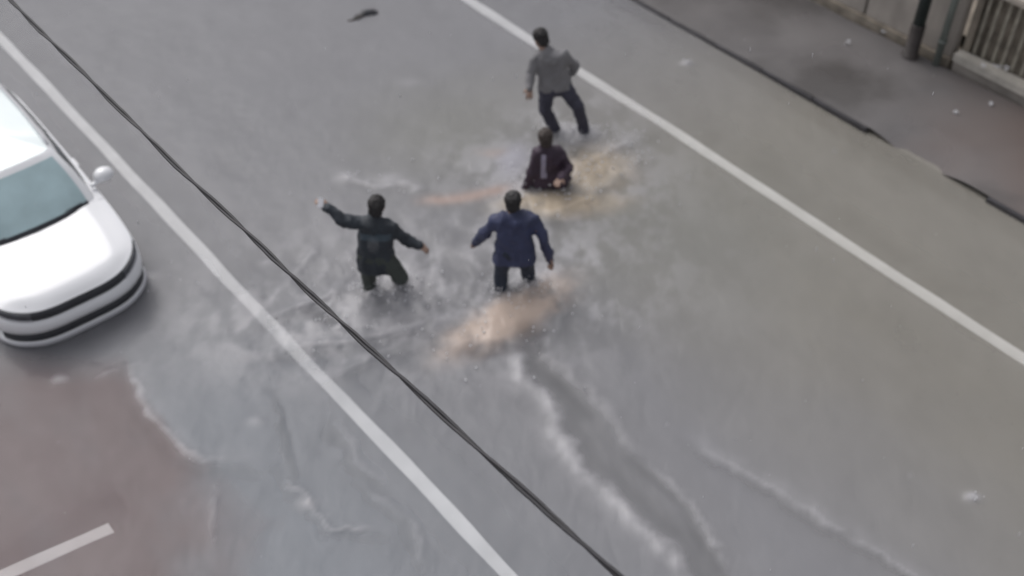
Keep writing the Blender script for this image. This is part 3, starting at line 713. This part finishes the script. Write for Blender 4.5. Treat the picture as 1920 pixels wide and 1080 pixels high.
# 3: far wader, pale shirt, dark trousers
Yf = un(1075, 246)[1]; P = plane(Yf)
J = dict(head=P(1013, 72, .05), neck=P(1021, 91, .0), shL=P(1008, 108, 0), shR=P(1058, 104, 0), elL=P(994, 138, -.04), haL=P(993, 163, -.18),
         elR=P(1077, 124, .12), haR=P(1066, 146, .34), hipL=P(1026, 165), hipR=P(1057, 163), knL=P(1022, 205, -.1), knR=P(1084, 200, -.14), anL=P(1049, 248, .05), anR=P(1100, 250, .0))
J['anL'].z = .12; J['anR'].z = .12
person('man in pale grey shirt and dark trousers striding with legs apart beside the lane line', J, (-.5, .6, -.3), M['hair'], M['greyshirt'], M['inky'], .0, .054, .112, seed=8, jname='shirt')
# 4: stooping wader in maroon
Ym = un(1030, 350)[1]; P = plane(Ym)
J = dict(head=P(1022, 259, .02), neck=P(1023, 274, .0), shL=P(1007, 286, 0), shR=P(1044, 285, 0), elL=P(999, 320, -.05), haL=P(986, 351, -.04),
         elR=P(1068, 312, -.02), haR=P(1052, 333, -.26), hipL=P(1016, 338, .02), hipR=P(1050, 337, .02), knL=P(1010, 345, .3), knR=P(1052, 345, .3), anL=P(1014, 345, -.1), anR=P(1050, 345, -.1))
for k in ('knL', 'knR'): J[k].z = .13
for k in ('anL', 'anR'): J[k].z = .07
root, jk, loc = person('person in a maroon jacket with a pale stripe, sunk to the waist in churned water', J, (-.25, 1, -.15), M['brownhair'], M['maroon'], M['maroon'], .0, .056, .118, seed=11, wide=.075, hipw=1.15, hwide=1.5)
jk.data.materials.append(M['lilac'])
chm = (J['shL'] + J['shR']) / 2 - loc; ac = (J['shR'] - J['shL']).normalized(); ax = ((J['hipL'] + J['hipR']) / 2 - loc - chm)
for p_ in jk.data.polygons:
    c = p_.center - chm; a = c.dot(ac); q = c.dot(ax.normalized())
    if (-.075 < a < -.015) and -.04 < q < .30 and p_.normal.y < .1: p_.material_index = 1

# ------------------------------------------------------------------ drifting debris
o = un(683, 29); bm = bmesh.new(); ball(bm, (.07, .03, .03), (.13, .06, .05)); ball(bm, (-.05, -.0, .02), (.10, .04, .03)); ball(bm, (.16, .02, .02), (.05, .05, .035))
deb = empty('debris', (o[0], o[1], WZ - .01), .3, label='dark lump of debris with a trailing strip drifting at the top of the photo', cat='debris')
link('lump', remesh(bm, .01, .012, 16, 2, 3), M['debris'], deb)
bm = bmesh.new(); tube(bm, [(-.04, -.02, .03), (-.12, -.07, .03), (-.2, -.09, .02), (-.27, -.085, .015)], [.03, .025, .02, .012], 8); bmobj('strip', bm, M['debris2'], deb, True)

# ------------------------------------------------------------------ overhead cable: two strands twisted round a carrier
c0, c1 = un(20, 0, 4.95), un(1160, 1080, 4.95)
a, b_ = Vector(c0.tolist()), Vector(c1.tolist()); dirv = (b_ - a); Lc = dirv.length; dirv.normalize(); sidev = Vector((dirv.y, -dirv.x, 0)) ; upv = Vector((0, 0, 1))
cab = empty('cable', a - dirv * 14, 0, label='dark twisted overhead cable crossing the whole photo from upper left to bottom centre', cat='cable')
cen = lambda s_: a + dirv * s_ - upv * (0.09 * (1 - ((s_ - Lc / 2) / (Lc / 2)) ** 2)) - (a - dirv * 14)
for k, (rr, ofs, m_) in enumerate(((.0096, .0088, M['rubber']), (.0088, .0088, M['cable2']))):
    bm = bmesh.new(); pts = []; s_ = -14.0
    while s_ < Lc + 9:
        ph_ = s_ / 1.15 * 2 * math.pi + .7 * math.sin(s_ * 1.7) + k * math.pi
        pts.append(cen(s_) + (sidev * math.cos(ph_) + upv * math.sin(ph_)) * ofs + sidev * .010 * noise.noise(Vector((s_ * 1.4, 0, 0))) + sidev * .003 * noise.noise(Vector((s_ * 9, k * 5, 0)))); s_ += .05
    tube(bm, pts, rr, 8); bmobj('strand', bm, m_, cab, True)

# ------------------------------------------------------------------ rain and spray (nobody could count them)
bm = bmesh.new()
def drop(bm, c, r_, el=1.0):
    r0 = bmesh.ops.create_icosphere(bm, subdivisions=1, radius=r_); bmesh.ops.transform(bm, matrix=Matrix.Translation(c) @ Matrix.Diagonal((1, 1, el, 1)), verts=r0['verts'])
for i in range(190):
    px, py = random.uniform(-300, 2200), random.uniform(-200, 1280); z = random.uniform(.6, 7.9)
    drop(bm, un(px, py, z), random.uniform(.0013, .0020), 8.0)
bmobj('raindrops', bm, M['droplet'], smooth=True, kind='stuff', label='falling raindrops in the air over the street', cat='rain')
bm = bmesh.new()
for (px, py, n_, sp, h) in ((693, 548, 60, .13, .09), (752, 540, 60, .13, .09), (938, 545, 60, .13, .09), (992, 535, 60, .13, .09), (700, 560, 40, .5, .08), (900, 600, 50, .5, .08), (1045, 250, 50, .14, .12), (1095, 250, 50, .14, .12), (1030, 350, 130, .3, .16), (1120, 310, 80, .35, .14), (1170, 270, 40, .2, .1), (615, 620, 16, .3, .1), (700, 345, 14, .4, .1), (1287, 118, 6, .05, .05), (1657, 60, 5, .05, .05), (640, 612, 6, .05, .05), (1823, 932, 5, .05, .03), (270, 520, 14, .2, .08)):
    c = un(px, py)
    for i in range(n_): drop(bm, (c[0] + random.gauss(0, sp), c[1] + random.gauss(0, sp * .7), WZ + abs(random.gauss(0, h)) * .6 + .02), random.uniform(.004, .013), random.uniform(1, 1.6))
bmobj('splash_drops', bm, M['droplet'], smooth=True, kind='stuff', label='spray thrown up around the wading people', cat='spray')
# small white splashes where heavy drops strike the pavement and its edge
bm = bmesh.new()
for (px, py, r_) in ((1885, 128, .07), (1868, 126, .05), (1845, 124, .05), (1590, 80, .05), (1657, 60, .045), (1858, 196, .04), (1793, 212, .035)):
    z = .60 if py in (128, 126, 124) else PZ; c = un(px, py, z + .01)
    for i in range(16):
        an = random.uniform(0, 6.28); q = random.uniform(0, r_)
        drop(bm, (c[0] + q * math.cos(an), c[1] + q * math.sin(an), c[2] + random.uniform(0, .03)), random.uniform(.005, .013))
bmobj('rain_splashes', bm, M['droplet'], smooth=True, kind='stuff', label='small white rain splashes on the wet pavement', cat='splash')
